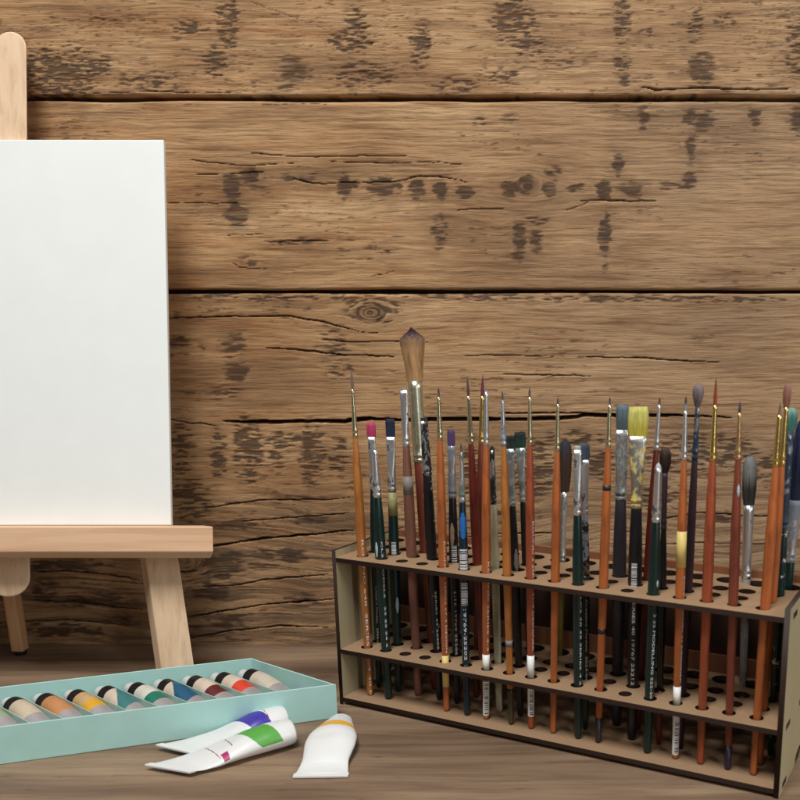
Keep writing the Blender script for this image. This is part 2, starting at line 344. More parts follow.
# ------------------------------------------------------------------ table top
def build_table():
    m, nt, b = newmat('table_wood'); v = objc(nt)
    wv = N(nt, 'ShaderNodeVectorMath', operation='ADD'); nt.links.new(v, wv.inputs[0])
    dn = N(nt, 'ShaderNodeTexNoise'); dn.inputs['Scale'].default_value = 5; nt.links.new(mapping(nt, v, (1, 2.2, 1)), dn.inputs['Vector'])
    dm = N(nt, 'ShaderNodeVectorMath', operation='MULTIPLY'); nt.links.new(dn.outputs['Color'], dm.inputs[0]); dm.inputs[1].default_value = (0, .018, 0)
    nt.links.new(dm.outputs[0], wv.inputs[1]); v2 = wv.outputs[0]
    fine = noise(nt, mapping(nt, v2, (22, 620, 1)), 1, 6, .65, .2)
    mid = noise(nt, mapping(nt, v2, (7, 120, 1)), 1, 5, .55, .5)
    broad = noise(nt, mapping(nt, v2, (4, 26, 1)), 1, 4, .5, .3)
    c = ramp(nt, [(.3, srgb(100, 80, 64)), (.55, srgb(140, 117, 95)), (.75, srgb(168, 144, 118))], broad)
    c = mix(nt, .75, c, ramp(nt, [(.3, (.52, .47, .43, 1)), (.55, (1, 1, 1, 1)), (.8, (1, 1, .98, 1))], mid), 'MULTIPLY')
    c = mix(nt, .8, c, ramp(nt, [(.3, (.7, .66, .62, 1)), (.5, (.95, .94, .92, 1)), (.7, (1, 1, 1, 1))], fine), 'MULTIPLY')
    sp = noise(nt, mapping(nt, v2, (45, 260, 1)), 1, 3, .5, 0)
    c = mix(nt, .6, c, ramp(nt, [(.27, (.4, .34, .3, 1)), (.36, (1, 1, 1, 1))], sp), 'MULTIPLY')
    nt.links.new(c, b.inputs['Base Color'])
    rr = N(nt, 'ShaderNodeMapRange'); nt.links.new(mid, rr.inputs[0]); rr.inputs[3].default_value = .48; rr.inputs[4].default_value = .66
    nt.links.new(rr.outputs[0], b.inputs['Roughness']); b.inputs['Specular IOR Level'].default_value = .35
    bump(nt, b, fine, .35, .0005)
    g = G(); g.box((-900, -300, -40), (900, WALL_Y + 20, 0))
    o = g.build('table_top', m)
    tag(o, 'brown grey wooden table top with straight grain', 'table', kind='structure')
build_table()

# ------------------------------------------------------------------ brush rack
RX, RY, TH, RL = -142.72, 602.26, 0.4517, 306.0
Z1, Z2, Z3, TK, RD = 106.6, 41.25, 5.54, 3.13, 76.0
CT, ST = math.cos(TH), math.sin(TH)
def rw(u, v, z): return np.array([RX + u * CT + v * ST, RY - u * ST + v * CT, z])
def rloc(P): dx, dy = P[0] - RX, P[1] - RY; return np.array([dx * CT - dy * ST, dx * ST + dy * CT, P[2]])
def on_v(x, y, v): return rloc(on_plane(x, y, rw(0, v, 0), (ST, CT, 0)))
ROWS = {1: (11.8, 16.65, 16.0, 18, 4.1), 2: (25.9, 16.65, 16.0, 18, 4.5), 3: (41.0, 16.65, 16.0, 18, 5.3), 4: (60.5, 9.5, 18.95, 16, 6.8)}

def mdf(name, col, edge=False):
    m, nt, b = newmat(name); v = objc(nt)
    n = noise(nt, v, 900, 3, .6); n2 = noise(nt, v, 28, 3, .5)
    lo = tuple(c * .82 for c in col[:3]) + (1,)
    c = mix(nt, .5, ramp(nt, [(.3, lo), (.7, col)], n2), ramp(nt, [(.3, lo), (.7, col)], n))
    nt.links.new(c, b.inputs['Base Color']); b.inputs['Roughness'].default_value = .75 if not edge else .6
    b.inputs['Specular IOR Level'].default_value = .3
    bump(nt, b, n, .2, .0002); return m
M_FACE = mdf('fibreboard_face', srgb(160, 130, 100)); M_SIDE = mdf('fibreboard_side_face', srgb(184, 173, 138)); M_BURN_SHADE = mdf('laser_burnt_edge_and_shade', srgb(50, 33, 25), True)
M_RAIL = mdf('fibreboard_rail', srgb(140, 92, 64))

def plate(name, outline, holes, thick, mat_face, mat_edge, parent, xf):
    """flat plate cut from a 2D outline with round holes; xf maps (a, b, h) to rack space"""
    cu = bpy.data.curves.new('plate', 'CURVE'); cu.dimensions = '2D'; cu.fill_mode = 'BOTH'; cu.extrude = thick / 2 * MM
    def spl(pts):
        s = cu.splines.new('POLY'); s.points.add(len(pts) - 1); s.use_cyclic_u = True
        for q, (a, b_) in zip(s.points, pts): q.co = (a * MM, b_ * MM, 0, 1)
    spl(outline)
    for (a, b_, r) in holes: spl([(a + r * math.cos(k * math.pi / 14), b_ + r * math.sin(k * math.pi / 14)) for k in range(28)])
    t = bpy.data.objects.new('plate', cu); COL.objects.link(t)
    dg = bpy.context.evaluated_depsgraph_get(); me = bpy.data.meshes.new_from_object(t.evaluated_get(dg))
    bpy.data.objects.remove(t); bpy.data.curves.remove(cu)
    me.materials.clear(); me.materials.append(mat_face); me.materials.append(mat_edge)
    for p in me.polygons: p.material_index = 0 if abs(p.normal.z) > .7 else 1
    for vt in me.vertices:
        a, b_, h = vt.co / MM; vt.co = Vector(xf(a, b_, h)) * MM
    me.update(); me.name = name
    o = bpy.data.objects.new(name, me); COL.objects.link(o); o.parent = parent
    return o
rack = empty('brush_rack', (RX, RY, 0), Matrix.Rotation(-TH, 3, 'Z').to_quaternion())
tag(rack, 'long two tier wooden rack with round holes and dark burnt edges, holding the paintbrushes', 'brush rack')
def shelf(z, holes, name):
    hs = []
    if holes:
        for v, u0, du, n, r in ROWS.values():
            hs += [(u0 + du * i, v, r) for i in range(n)]
    t = TK
    out = [(t, 0), (RL - t, 0), (RL - t, 9), (RL - .1, 9), (RL - .1, 19), (RL - t, 19), (RL - t, 48), (RL - .1, 48), (RL - .1, 58), (RL - t, 58), (RL - t, RD - t - .1), (t, RD - t - .1),
           (t, 58), (.1, 58), (.1, 48), (t, 48), (t, 19), (.1, 19), (.1, 9), (t, 9)]
    return plate(name, out, hs, TK, M_FACE, M_BURN_SHADE, rack, lambda a, b, h: (a, b, z - TK / 2 + h))
shelf(Z1, True, 'shelf'); shelf(Z2, True, 'shelf'); shelf(Z3, False, 'shelf')
def end_panel(u):
    pts = [(0, 0), (44, 0), (47, 4), (52, 7), (66, 7), (69, 4), (71, 0), (84, 0), (84, Z1 + 5), (0, Z1 + 5)]
    # slots where the shelf tabs come through
    def rect(v0, v1, z0, z1): return [(v0, z0), (v1, z0), (v1, z1), (v0, z1)]
    return plate('end_panel', pts, [], TK, M_SIDE, M_BURN_SHADE, rack, lambda a, b, h: (u + h, a, b))
end_panel(TK / 2); end_panel(RL - TK / 2)
for zz in (Z1, Z2, Z3):                       # burnt tab ends showing in the panels
    for v0 in (9, 48):
        for uu in (-.25, RL - .9):
            g = G(); g.box((uu, v0, zz - TK), (uu + 1.15, v0 + 10, zz - .02)); g.build('shelf_tab', M_BURN_SHADE, rack)
g = G(); g.box((TK + .05, RD - TK, 1.5), (RL - TK - .05, RD, Z1 - 7.2)); g.build('back_panel', M_BURN_SHADE, rack)  # whole panel in the dark edge colour: the rack's inner shade painted in
g = G()
g.box((TK + .05, RD - TK + .02, Z1 - 7), (RL - TK - .05, RD + .5, Z1 + 4.6)); g.build('top_rail', M_RAIL, rack)
g = G(); g.box((TK + .05, RD - TK - 2.2, Z2 + .05), (RL - TK - .05, RD - TK - .05, Z2 + 12)); g.build('middle_rail', M_RAIL, rack)

# ------------------------------------------------------------------ paintbrushes
def lacquer(name, col, splat=None, amt=0.0, grain=False, rough=.28, sc=160):
    m, nt, b = newmat(name); v = objc(nt)
    n = noise(nt, mapping(nt, v, (160, 160, 22)), 1, 3, .5)
    lo = tuple(c * .66 for c in col[:3]) + (1,); hi = tuple(min(1, c * 1.2) for c in col[:3]) + (1,)
    c = ramp(nt, [(.3, lo), (.7, hi)], n)
    n3 = noise(nt, mapping(nt, v, (300, 300, 60)), 1, 4, .6)
    c = mix(nt, .7, c, ramp(nt, [(.3, (.55, .5, .48, 1)), (.5, (1, 1, 1, 1))], n3), 'MULTIPLY')
    chips = noise(nt, v, 420, 3, .7)
    c = mix(nt, mathn(nt, 'MULTIPLY', ramp(nt, [(.70, (0, 0, 0, 1)), (.74, (1, 1, 1, 1))], chips), .8), c, srgb(150, 140, 125))
    if splat:
        s = noise(nt, v, sc, 4, .65)
        c = mix(nt, ramp(nt, [(.75 - amt * .5, (0, 0, 0, 1)), (.78 - amt * .5, (1, 1, 1, 1))], s), c, splat)
    nt.links.new(c, b.inputs['Base Color'])
    r = noise(nt, v, 90, 3, .5); mr = N(nt, 'ShaderNodeMapRange'); nt.links.new(r, mr.inputs[0]); mr.inputs[3].default_value = rough - .08; mr.inputs[4].default_value = rough + .3
    nt.links.new(mr.outputs[0], b.inputs['Roughness']); bump(nt, b, chips, .12, .0003)
    return m
def metal(name, col, dirt=None, amt=.25, rough=.33):
    m, nt, b = newmat(name); v = objc(nt)
    s = noise(nt, mapping(nt, v, (1, 1, .45)), 230, 4, .65)
    dirt = dirt or srgb(70, 72, 72)
    k = ramp(nt, [(.66 - amt * .5, (0, 0, 0, 1)), (.72 - amt * .5, (1, 1, 1, 1))], s)
    nt.links.new(mix(nt, k, col, dirt), b.inputs['Base Color'])
    inv = mathn(nt, 'SUBTRACT', 1.0, k); nt.links.new(mathn(nt, 'MULTIPLY', inv, .95), b.inputs['Metallic'])
    mr = N(nt, 'ShaderNodeMapRange'); nt.links.new(k, mr.inputs[0]); mr.inputs[3].default_value = rough; mr.inputs[4].default_value = .6
    nt.links.new(mr.outputs[0], b.inputs['Roughness']); bump(nt, b, s, .25, .0004)
    return m
ORANGE = lacquer('orange_lacquer', srgb(176, 98, 50)); OCHRE = lacquer('ochre_lacquer', srgb(178, 112, 52)); REDOR = lacquer('red_orange_lacquer', srgb(156, 76, 46))
RUST = lacquer('rust_lacquer', srgb(124, 60, 44)); MAROON = lacquer('maroon_lacquer', srgb(104, 38, 28)); MAUVE = lacquer('worn_brown_lacquer', srgb(124, 80, 64), srgb(120, 112, 108), .12, rough=.45)
GREEN = lacquer('dark_green_lacquer', srgb(10, 42, 40), rough=.22); GREEN_SP = lacquer('green_lacquer_white_specks', srgb(10, 42, 40), srgb(200, 205, 200), .3, sc=260)
BLACK = lacquer('black_lacquer', srgb(26, 26, 30), rough=.25); BLACK_SP = lacquer('black_lacquer_grey_smears', srgb(22, 22, 26), srgb(140, 135, 135), .25)
GREY_SP = lacquer('grey_smeared_handle', srgb(150, 155, 165), srgb(22, 34, 36), .5, sc=220); TEAL = lacquer('deep_teal_lacquer', srgb(10, 40, 52), rough=.22)
CHAR = lacquer('charcoal_lacquer', srgb(48, 44, 52), rough=.4); PURPLE = lacquer('dark_purple_lacquer', srgb(52, 34, 44), rough=.4); CREAM = lacquer('cream_lacquer', srgb(190, 188, 158), srgb(50, 52, 46), .16)
OLIVE = lacquer('olive_lacquer', srgb(110, 100, 40)); CLEAR = lacquer('clear_grey_handle', srgb(150, 150, 150), rough=.15)
SILVER = metal('silver_ferrule', srgb(228, 231, 233), amt=.16); GOLD = metal('gold_ferrule', srgb(226, 196, 118), amt=.08, rough=.2); PGOLD = metal('pale_gold_ferrule', srgb(214, 204, 168), amt=.14, rough=.22)
SDIRTY = metal('stained_silver_ferrule', srgb(218, 224, 226), srgb(96, 108, 108), .3); SBLUE = metal('blue_grey_smeared_ferrule', srgb(210, 215, 222), srgb(120, 126, 138), .4, .35)
SBLACK = metal('black_smeared_ferrule', srgb(200, 202, 204), srgb(26, 26, 28), .40); SOLIVE = metal('olive_tinted_ferrule', srgb(214, 214, 190), srgb(128, 130, 98), .14)
SYEL = metal('yellow_smeared_ferrule', srgb(205, 205, 195), srgb(206, 184, 92), .27); SNAVY = metal('navy_smeared_ferrule', srgb(180, 188, 194), srgb(34, 50, 72), .5)
def hairmat(name, base, tip, k=.5, rough=.75):
    m, nt, b = newmat(name); tc = N(nt, 'ShaderNodeTexCoord'); v = tc.outputs['Object']
    at = N(nt, 'ShaderNodeAttribute', attribute_name='along'); n = noise(nt, mapping(nt, v, (900, 900, 25)), 1, 2, .6)
    f = mathn(nt, 'ADD', at.outputs['Fac'], mathn(nt, 'MULTIPLY', mathn(nt, 'SUBTRACT', n, .5), .5))
    c = ramp(nt, [(max(k - .15, 0), base), (min(k + .15, 1), tip)], f)
    c = mix(nt, .7, c, ramp(nt, [(.3, (.5, .5, .5, 1)), (.65, (1, 1, 1, 1))], n), 'MULTIPLY')
    nt.links.new(c, b.inputs['Base Color']); b.inputs['Roughness'].default_value = rough; b.inputs['Specular IOR Level'].default_value = .3
    bump(nt, b, n, .6, .0006); return m
H = lambda a, b=None, k=.5: hairmat('bristle_hair', srgb(*a), srgb(*(b or a)), k)
WHITE = plain('white_print', srgb(232, 236, 238), .5, namt=.08)
STICK = plain('white_sticker', srgb(236, 238, 236), .45, namt=.06, nsc=120); YBAND = plain('cream_tape', srgb(222, 196, 118), .5, namt=.1, nsc=150); KHAKI = plain('khaki_paint', srgb(150, 146, 100), .6, namt=.2)
BLUEP = plain('blue_paint', srgb(28, 104, 178), .45, namt=.25, nsc=200, bmp=.0005); TANP = plain('tan_paint', srgb(160, 140, 112), .6, namt=.2); GREYP = plain('grey_paint', srgb(128, 122, 118), .6, namt=.2)
PALEP = plain('pale_paint', srgb(170, 190, 200), .6, namt=.2); INK = plain('black_print', srgb(22, 24, 26), .5)
DKEND = lacquer('dark_dipped_end', srgb(46, 40, 46)); OLEND = lacquer('olive_dipped_end', srgb(62, 62, 40)); NAVYEND = lacquer('purple_dipped_end', srgb(44, 32, 56))

def revolve(g, prof, n=20, m=0):
    g.loft([sring(s, max(r, .02), max(r, .02), n) for s, r in prof], m=m)
def rad(prof, s):
    for (s0, r0), (s1, r1) in zip(prof, prof[1:]):
        if s0 <= s <= s1: return r0 + (r1 - r0) * (s - s0) / max(1e-6, s1 - s0)
    return prof[-1][1] if s > prof[-1][0] else prof[0][1]
_font_cache = {}
def text_mesh(txt):
    if txt in _font_cache: return _font_cache[txt]
    cu = bpy.data.curves.new('t', 'FONT'); cu.body = txt; cu.size = 1.0; cu.resolution_u = 2; cu.fill_mode = 'FRONT'
    t = bpy.data.objects.new('t', cu); COL.objects.link(t); dg = bpy.context.evaluated_depsgraph_get()
    me = bpy.data.meshes.new_from_object(t.evaluated_get(dg)); vs = [tuple(v.co) for v in me.vertices]; fs = [tuple(p.vertices) for p in me.polygons]
    bpy.data.objects.remove(t); bpy.data.curves.remove(cu); bpy.data.meshes.remove(me)
    _font_cache[txt] = (vs, fs); return vs, fs
def lettering(parent, prof, txt, s_top, s_bot, ang, hgt, mat=None, name='lettering'):
    vs, fs = text_mesh(txt); L = max(v[0] for v in vs); out = []
    for x, y, z in vs:
        s = s_top - (s_top - s_bot) * x / L; r = rad(prof, s) + .06; a = ang + (y - .35) * hgt * .95 / r
        out.append((r * math.sin(a), -r * math.cos(a), s))
    return mesh_obj(name, out, fs, mat or WHITE, parent, False)
def wrap(g, prof, s0, s1, a0, a1, off=.05, m=0, n=6):
    k = max(1, int((s1 - s0) / 3)); vs = []; fs = []
    for i in range(k + 1):
        s = s0 + (s1 - s0) * i / k; r = rad(prof, s) + off
        for j in range(n + 1):
            a = a0 + (a1 - a0) * j / n; vs.append((r * math.sin(a), -r * math.cos(a), s))
    for i in range(k):
        for j in range(n):
            q = i * (n + 1) + j; fs.append((q, q + 1, q + n + 2, q + n + 1))
    g.add(vs, fs, m)
def barcode(parent, prof, s0, s1, ang, wd, seed, backing=False):
    rr = random.Random(seed); g = G(); s = s0; r = rad(prof, (s0 + s1) / 2); h = wd / r / 2
    if backing: wrap(g, prof, s0 - 1, s1 + 1, -math.pi, math.pi, .05, 0, 20)
    while s < s1:
        t = rr.choice([.35, .5, .8]); wrap(g, prof, s, min(s + t, s1), ang - h, ang + h, .1, 1 if backing else 0, 4); s += t + rr.choice([.35, .5, .8])
    g.build('barcode', None, parent, mats=[STICK, INK] if backing else [WHITE, INK])
def blob(parent, prof, s0, s1, ang, wid, mat, name='paint_blob'):
    g = G(); n = 14; rings = []; k = 9
    for i in range(k + 1):
        t = i / k; s = s0 + (s1 - s0) * t; hw = wid * math.sin(math.pi * min(max(t, .04), .96)) ** .6 / 2 * (.8 + .4 * random.random()); r = rad(prof, s)
        ring = []
        for j in range(n + 1):
            q = -1 + 2 * j / n; a = ang + q * hw / r; rr = r + .05 + .35 * (1 - q * q) * math.sin(math.pi * min(max(t, .03), .97)); ring.append((rr * math.sin(a), -rr * math.cos(a), s))
        rings.append(ring)
    vs = [p for r_ in rings for p in r_]; fs = [(i * (n + 1) + j, i * (n + 1) + j + 1, (i + 1) * (n + 1) + j + 1, (i + 1) * (n + 1) + j) for i in range(k) for j in range(n)]
    g.add(vs, fs); g.build(name, mat, parent, smooth=True)

def bristles(parent, s0, s1, rings, mat, nf, spread=1.0, flat=False, tipfrac=.5):
    """a shaped tuft: solid core plus single hairs standing a little proud of it. rings: (t, rx, ry)"""
    V = []; Fs = []; AL = []
    n = 20; R = []
    for t, rx, ry in rings: R.append(sring(s0 + (s1 - s0) * t, rx, ry, n, 2.6 if flat else 2.0))
    for i, r in enumerate(R):
        for (x, y, z) in r:
            j = 1 + .10 * (random.random() - .5) * (i > 0); V.append((x * j, y * j, z + (random.random() - .5) * .5 * (i > 1))); AL.append(rings[i][0])
    for i in range(len(R) - 1):
        for j in range(n): Fs.append((i * n + j, i * n + (j + 1) % n, (i + 1) * n + (j + 1) % n, (i + 1) * n + j))
    Fs.append(tuple(range((len(R) - 1) * n, len(R) * n)))
    ts = [r[0] for r in rings]
    L = s1 - s0
    for k in range(nf):
        a = random.random() * 2 * math.pi; q = .75 + .3 * random.random(); base = len(V); st = random.random() * .3; en = min(1.0, .78 + .27 * random.random()); hw = .07 + .05 * random.random()
        if L < 8: hw *= .6
        steps = 5; da = (random.random() - .5) * .25 * spread
        for i in range(steps):
            t = st + (en - st) * i / (steps - 1)
            rx = np.interp(t, ts, [r[1] for r in rings]); ry = np.interp(t, ts, [r[2] for r in rings]); aa = a + da * i / steps; qq = q + .10 * spread * (i / steps) * (random.random() - .3)
            cx, cy = rx * qq * math.cos(aa), ry * qq * math.sin(aa); ww = hw * (1 - .75 * i / (steps - 1)); tx, ty = -math.sin(aa), math.cos(aa)
            z = s0 + L * t + (.04 * L * random.random() if i == steps - 1 else 0)
            V += [(cx - tx * ww, cy - ty * ww, z), (cx + tx * ww, cy + ty * ww, z), (cx + math.cos(aa) * ww, cy + math.sin(aa) * ww, z)]; AL += [t] * 3
        for i in range(steps - 1):
            for j in range(3):
                p = base + i * 3 + j; q2 = base + i * 3 + (j + 1) % 3; Fs.append((p, q2, q2 + 3, p + 3))
    o = mesh_obj('bristles', V, Fs, mat, parent, True)
    at = o.data.attributes.new('along', 'FLOAT', 'POINT'); at.data.foreach_set('value', AL)
    return o

HOLES_Z = Z3
def brush(label, v, lo, tip, yb, yf, wb, w0, w1, wh, hmat, fmat, bmat, kind='round', nf=40, extras=(), base=None, wend=.7, hidden_b=False, ferr='cone', kpos=.3):
    """lo: a point low on the brush, tip: its tip, both read off the photograph and put on the rack row's plane v.
    yb / yf: heights where ferrule starts below the hair and where the handle starts; w*: widths"""
    A = on_v(lo[0], lo[1], v); T = on_v(tip[0], tip[1], v)
    d = T - A
    zb = base if base is not None else HOLES_Z + .05
    B = A + d * (zb - A[2]) / d[2]; d = T - B; Ltot = float(np.linalg.norm(d)); dn = d / Ltot
    Bw, Tw = rw(*B), rw(*T); dw = (Tw - Bw) / Ltot
    z = Vector(dw); x = Vector((1, 0, 0)); x = (x - z * x.dot(z)).normalized(); y = z.cross(x)
    q = Matrix((x, y, z)).transposed().to_quaternion()
    root = empty('paintbrush', Bw, q); tag(root, label, 'paintbrush', 'paintbrushes standing in the rack')
    # photo y -> distance along the brush
    def s_of(py):
        a, b_ = 0.0, Ltot
        for _ in range(30):
            m_ = (a + b_) / 2; P = Bw + dw * m_; yy = PCY - F * (P[1] * SP + (P[2] - CAMH) * CP) / depth(P)
            if yy > py: a = m_
            else: b_ = m_
        return (a + b_) / 2
    def mm(wpx, s): return wpx / 2 * depth(Bw + dw * s) / F
    sb, sf = s_of(yb), s_of(yf)
    rb, r0, r1, rh = mm(wb, sb), mm(w0, sb), mm(w1, sf), mm(wh, sf)
    sm = sf * (1 - kpos)
    re = rh * wend
    prof = [(0, re * .45), (.8, re * .8), (2.2, re), (sf * .12, re * 1.04)]
    for t in np.linspace(.2, 1, 9):
        s = sf * t
        if s < sm: k = (s - sf * .12) / (sm - sf * .12); r = re * 1.04 + (rh - re * 1.04) * (k * k * (3 - 2 * k)) ** .8
        else: k = (s - sm) / (sf - sm); r = rh + (r1 * .97 - rh) * k * k
        prof.append((s, r))
    prof.append((sf + .5, r1 * .9))
    # split colours at dipped ends
    g = G(); mats = [hmat]; dip = [e for e in extras if e[0] == 'dip']
    if dip:
        sd = s_of(dip[0][1]); mats.append(dip[0][2]); lowp = [p for p in prof if p[0] < sd - .2] + [(sd, rad(prof, sd))]; upp = [(sd, rad(prof, sd))] + [p for p in prof if p[0] > sd + .2]
        revolve(g, lowp, m=1); revolve(g, upp, m=0)
    else: revolve(g, prof)
    g.build('handle', None, root, smooth=True, mats=mats)
    # ferrule with two crimps above the handle
    g = G(); e_ = []
    flat = kind in ('flat',)
    Lf = sb - sf; ry0 = r0 * (.34 if flat else 1)
    cr = [(0, 1.0), (.2, 1.0), (.45, 1.14), (.8, 1.14), (1.05, .93), (1.3, .93), (1.55, 1.14), (1.95, 1.14), (2.2, 1.0)]
    ch = min(6.0, Lf * .22) / 2.2 * 1.0
    rings = [sring(sf + a * ch, r1 * k, r1 * k, 20) for a, k in cr]
    for i in range(1, 11):
        t = i / 10; s = sf + 2.2 * ch + (Lf - 2.2 * ch) * t
        if flat: tt = t * t * (3 - 2 * t); rx = r1 + (r0 - r1) * tt; ry = r1 + (ry0 - r1) * min(1, tt * 1.2); ex = 2 + 2.2 * tt
        else: rx = ry = r1 + (r0 - r1) * (t if ferr == 'cone' else t ** 2.2); ex = 2
        rings.append(sring(s, rx, ry, 20, ex))
    rings.append(sring(sb, r0 * .75, ry0 * .7, 20, 4 if flat else 2))
    g.loft(rings); g.build('ferrule', fmat, root, smooth=True)
    if not hidden_b:
        Lb = Ltot
        if kind == 'flat': rg = [(0, rb * .93, ry0 * .9), (.35, rb, ry0 * 1.15), (.8, rb * 1.0, ry0 * .9), (1, rb * .93, ry0 * .45)]
        elif kind == 'round': rg = [(0, r0 * .85, r0 * .85), (.3, rb * 1.05, rb * 1.05), (.65, rb * .75, rb * .75), (.9, rb * .35, rb * .35), (1, rb * .08, rb * .08)]
        elif kind == 'bigmop': rg = [(0, rb * .6, rb * .55), (.25, rb * .68, rb * .6), (.5, rb * .82, rb * .68), (.72, rb * .97, rb * .74), (.8, rb, rb * .74), (.86, rb * .82, rb * .6), (.93, rb * .42, rb * .34), (1, rb * .04, rb * .04)]
        elif kind == 'mop': rg = [(0, r0 * .9, r0 * .9), (.18, rb * .6, rb * .5), (.45, rb * .88, rb * .75), (.72, rb, rb * .8), (.92, rb * .75, rb * .55), (1, rb * .2, rb * .1)]
        elif kind == 'dome': rg = [(0, max(r0 * .92, rb * .74), rb * .55), (.3, rb * .92, rb * .7), (.7, rb, rb * .7), (.88, rb * .85, rb * .6), (.97, rb * .55, rb * .4), (1, rb * .2, rb * .15)]
        elif kind == 'fuzzy': rg = [(0, r0 * .9, r0 * .8), (.35, rb * .9, rb * .75), (.75, rb * .95, rb * .8), (1, rb * .6, rb * .5)]
        bristles(root, sb - .3, Lb, rg, bmat, nf, 2.2 if kind in ('fuzzy',) else 1, kind == 'flat')
    for e in extras:
        if e[0] == 'band': g = G(); revolve(g, [(s_of(e[2]), rad(prof, s_of(e[2])) + .12), (s_of(e[1]), rad(prof, s_of(e[1])) + .12)], 24); g.build(e[4] if len(e) > 4 else 'paint_band', e[3], root, smooth=True)
        elif e[0] == 'text': lettering(root, prof, e[3], s_of(e[1]), s_of(e[2]), e[4], e[5])
        elif e[0] == 'bars': barcode(root, prof, s_of(e[2]), s_of(e[1]), e[3], e[4], int(e[1]))
        elif e[0] == 'sticker': barcode(root, prof, s_of(e[2]), s_of(e[1]), .25, rad(prof, s_of(e[1])) * 1.3, int(e[1]), True)
        elif e[0] == 'blob': blob(root, prof, s_of(e[2]), s_of(e[1]), e[3], e[4], e[5])
    return root
R1, R2, R3, R4 = 11.8, 25.9, 41.0, 60.5
hp = H((120, 96, 84), (120, 92, 110), .4); hred = H((132, 62, 52), (120, 60, 70), .5); hdk = H((110, 96, 84), (54, 60, 78), .5); hblk = H((60, 62, 60), (34, 40, 42)); 
rd = dict(kind='round', nf=10)
brush('ochre handled round brush at the far left end of the rack', R1, (370, 692), (351.5, 371), 389, 438, 2.6, 2.6, 5.2, 9.6, OCHRE, PGOLD, H((120, 104, 104), (110, 98, 112)), extras=[('text', 538, 694, 'ROUND 640  SERIES 41-4 40 8', .45, 2.2)], **rd)
brush('dark green flat brush with a bright pink tip', R2, (379, 684), (371, 423), 437, 489, 9, 7.5, 5.6, 8.5, GREEN, SILVER, H((196, 66, 110)), kind='flat', nf=60, extras=[('text', 585, 643, 'Creative Models   2024-C', .25, 2.0)])
brush('dark green brush with a bare tapered ferrule, right behind the pink tip', R1, (388.5, 697), (374.5, 444), 450, 497, 4, 4.5, 8, 11.5, GREEN, SILVER, H((150, 160, 150)), kind='round', nf=10, ferr='cone', extras=[('text', 540, 646, 'CL2 MODELS   22 22 24 2', .5, 1.6), ('blob', 541, 556, -.55, 2.2, PALEP)])
brush('dark green flat brush with a navy tip and khaki paint on its ferrule', R2, (398.5, 688), (390, 419), 437, 491, 9.4, 9.4, 8, 10.5, GREEN, SILVER, H((44, 54, 78), (34, 42, 66)), kind='flat', nf=60, extras=[('band', 492, 515, KHAKI), ('bars', 541, 553, .1, 3.2), ('blob', 596, 612, .5, 2.4, PALEP)])
brush('worn brown handled brush with a bare silver ferrule left of the big mop brush', R2, (418, 690), (403.5, 388), 390, 446, 5, 7.5, 7, 11, MAUVE, SILVER, H((140, 130, 120)), kind='flat', nf=8, extras=[('band', 476, 494, GREYP)])
brush('largest mop brush with tan hair and purple tip towering over the others', R3, (427, 560), (411.5, 329), 381, 462, 25, 14.5, 13, 13, RUST, SOLIVE, H((190, 150, 104), (62, 42, 54), .76), kind='bigmop', nf=520)
brush('black brush crusted with dark paint, leaning close beside the large mop brush', R2, (437, 650), (424, 418), 421, 476, 7, 7.5, 9, 11, BLACK_SP, SBLACK, hblk, kind='flat', nf=10, extras=[('text', 590, 655, 'SERIES 43 20202 2', .5, 1.8)], wend=.62)
brush('orange round brush with a cream ring low on its handle', R1, (446.5, 709), (438.5, 388), 397, 440, 2.4, 2.8, 5.6, 9.2, ORANGE, PGOLD, hdk, extras=[('band', 655, 686, YBAND, 'cream_ring'), ('text', 540, 652, 'ROUND 6 SERIES 67-3 DESIGN', .6, 1.6)], **rd)
brush('dark flat brush with a purple tip and grey ferrule', R2, (456, 650), (451, 430), 446, 498, 7.8, 7.4, 7.6, 9.6, BLACK, SBLUE, H((98, 78, 124), (86, 66, 112)), kind='flat', nf=50, extras=[('bars', 545, 562, .2, 3.6), ('blob', 522, 545, -.2, 3.2, TANP), ('text', 590, 654, 'L:16 19769 25206', .2, 2.2)])
brush('teal handled thin brush with bright blue paint on the handle', R1, (467, 713), (461, 444), 452, 502, 2.4, 3.4, 6.4, 9.6, TEAL, SDIRTY, hdk, extras=[('blob', 512, 538, .1, 5.5, BLUEP), ('bars', 548, 569, .1, 5.5), ('bars', 582, 604, .1, 4.5), ('text', 606, 665, '19769-25202 1', .1, 2.6)], **rd)
brush('maroon round brush leaning to the left of two crossed ones', R2, (484, 690), (467.3, 376), 396, 444, 2.6, 2.8, 5.6, 9.5, MAROON, PGOLD, H((96, 66, 64), (90, 70, 82)), **rd)
brush('red brown round brush with a purple red tip and olive gold ferrule', R3, (477, 640), (482.8, 375), 396, 444, 3.2, 4.2, 5.6, 9, RUST, GOLD, H((120, 50, 60), (110, 56, 76)), **rd)
brush('orange round brush with silver ferrule and a white sticker low on its handle', R1, (486, 718), (486.2, 388), 392, 445, 3.4, 4.0, 5.6, 9.4, ORANGE, SILVER, H((150, 150, 160), (100, 100, 110)), extras=[('band', 654, 671, STICK, 'sticker'), ('sticker', 682, 713), ('text', 560, 650, 'ROUND SERIES 4-3', .6, 1.6)], **rd)
brush('cream handled brush with black paint streaks on handle and ferrule', R2, (499, 700), (491.8, 446), 450, 504, 5, 5, 6.5, 8.5, CREAM, SBLACK, hblk, kind='round', nf=10, wend=.8)
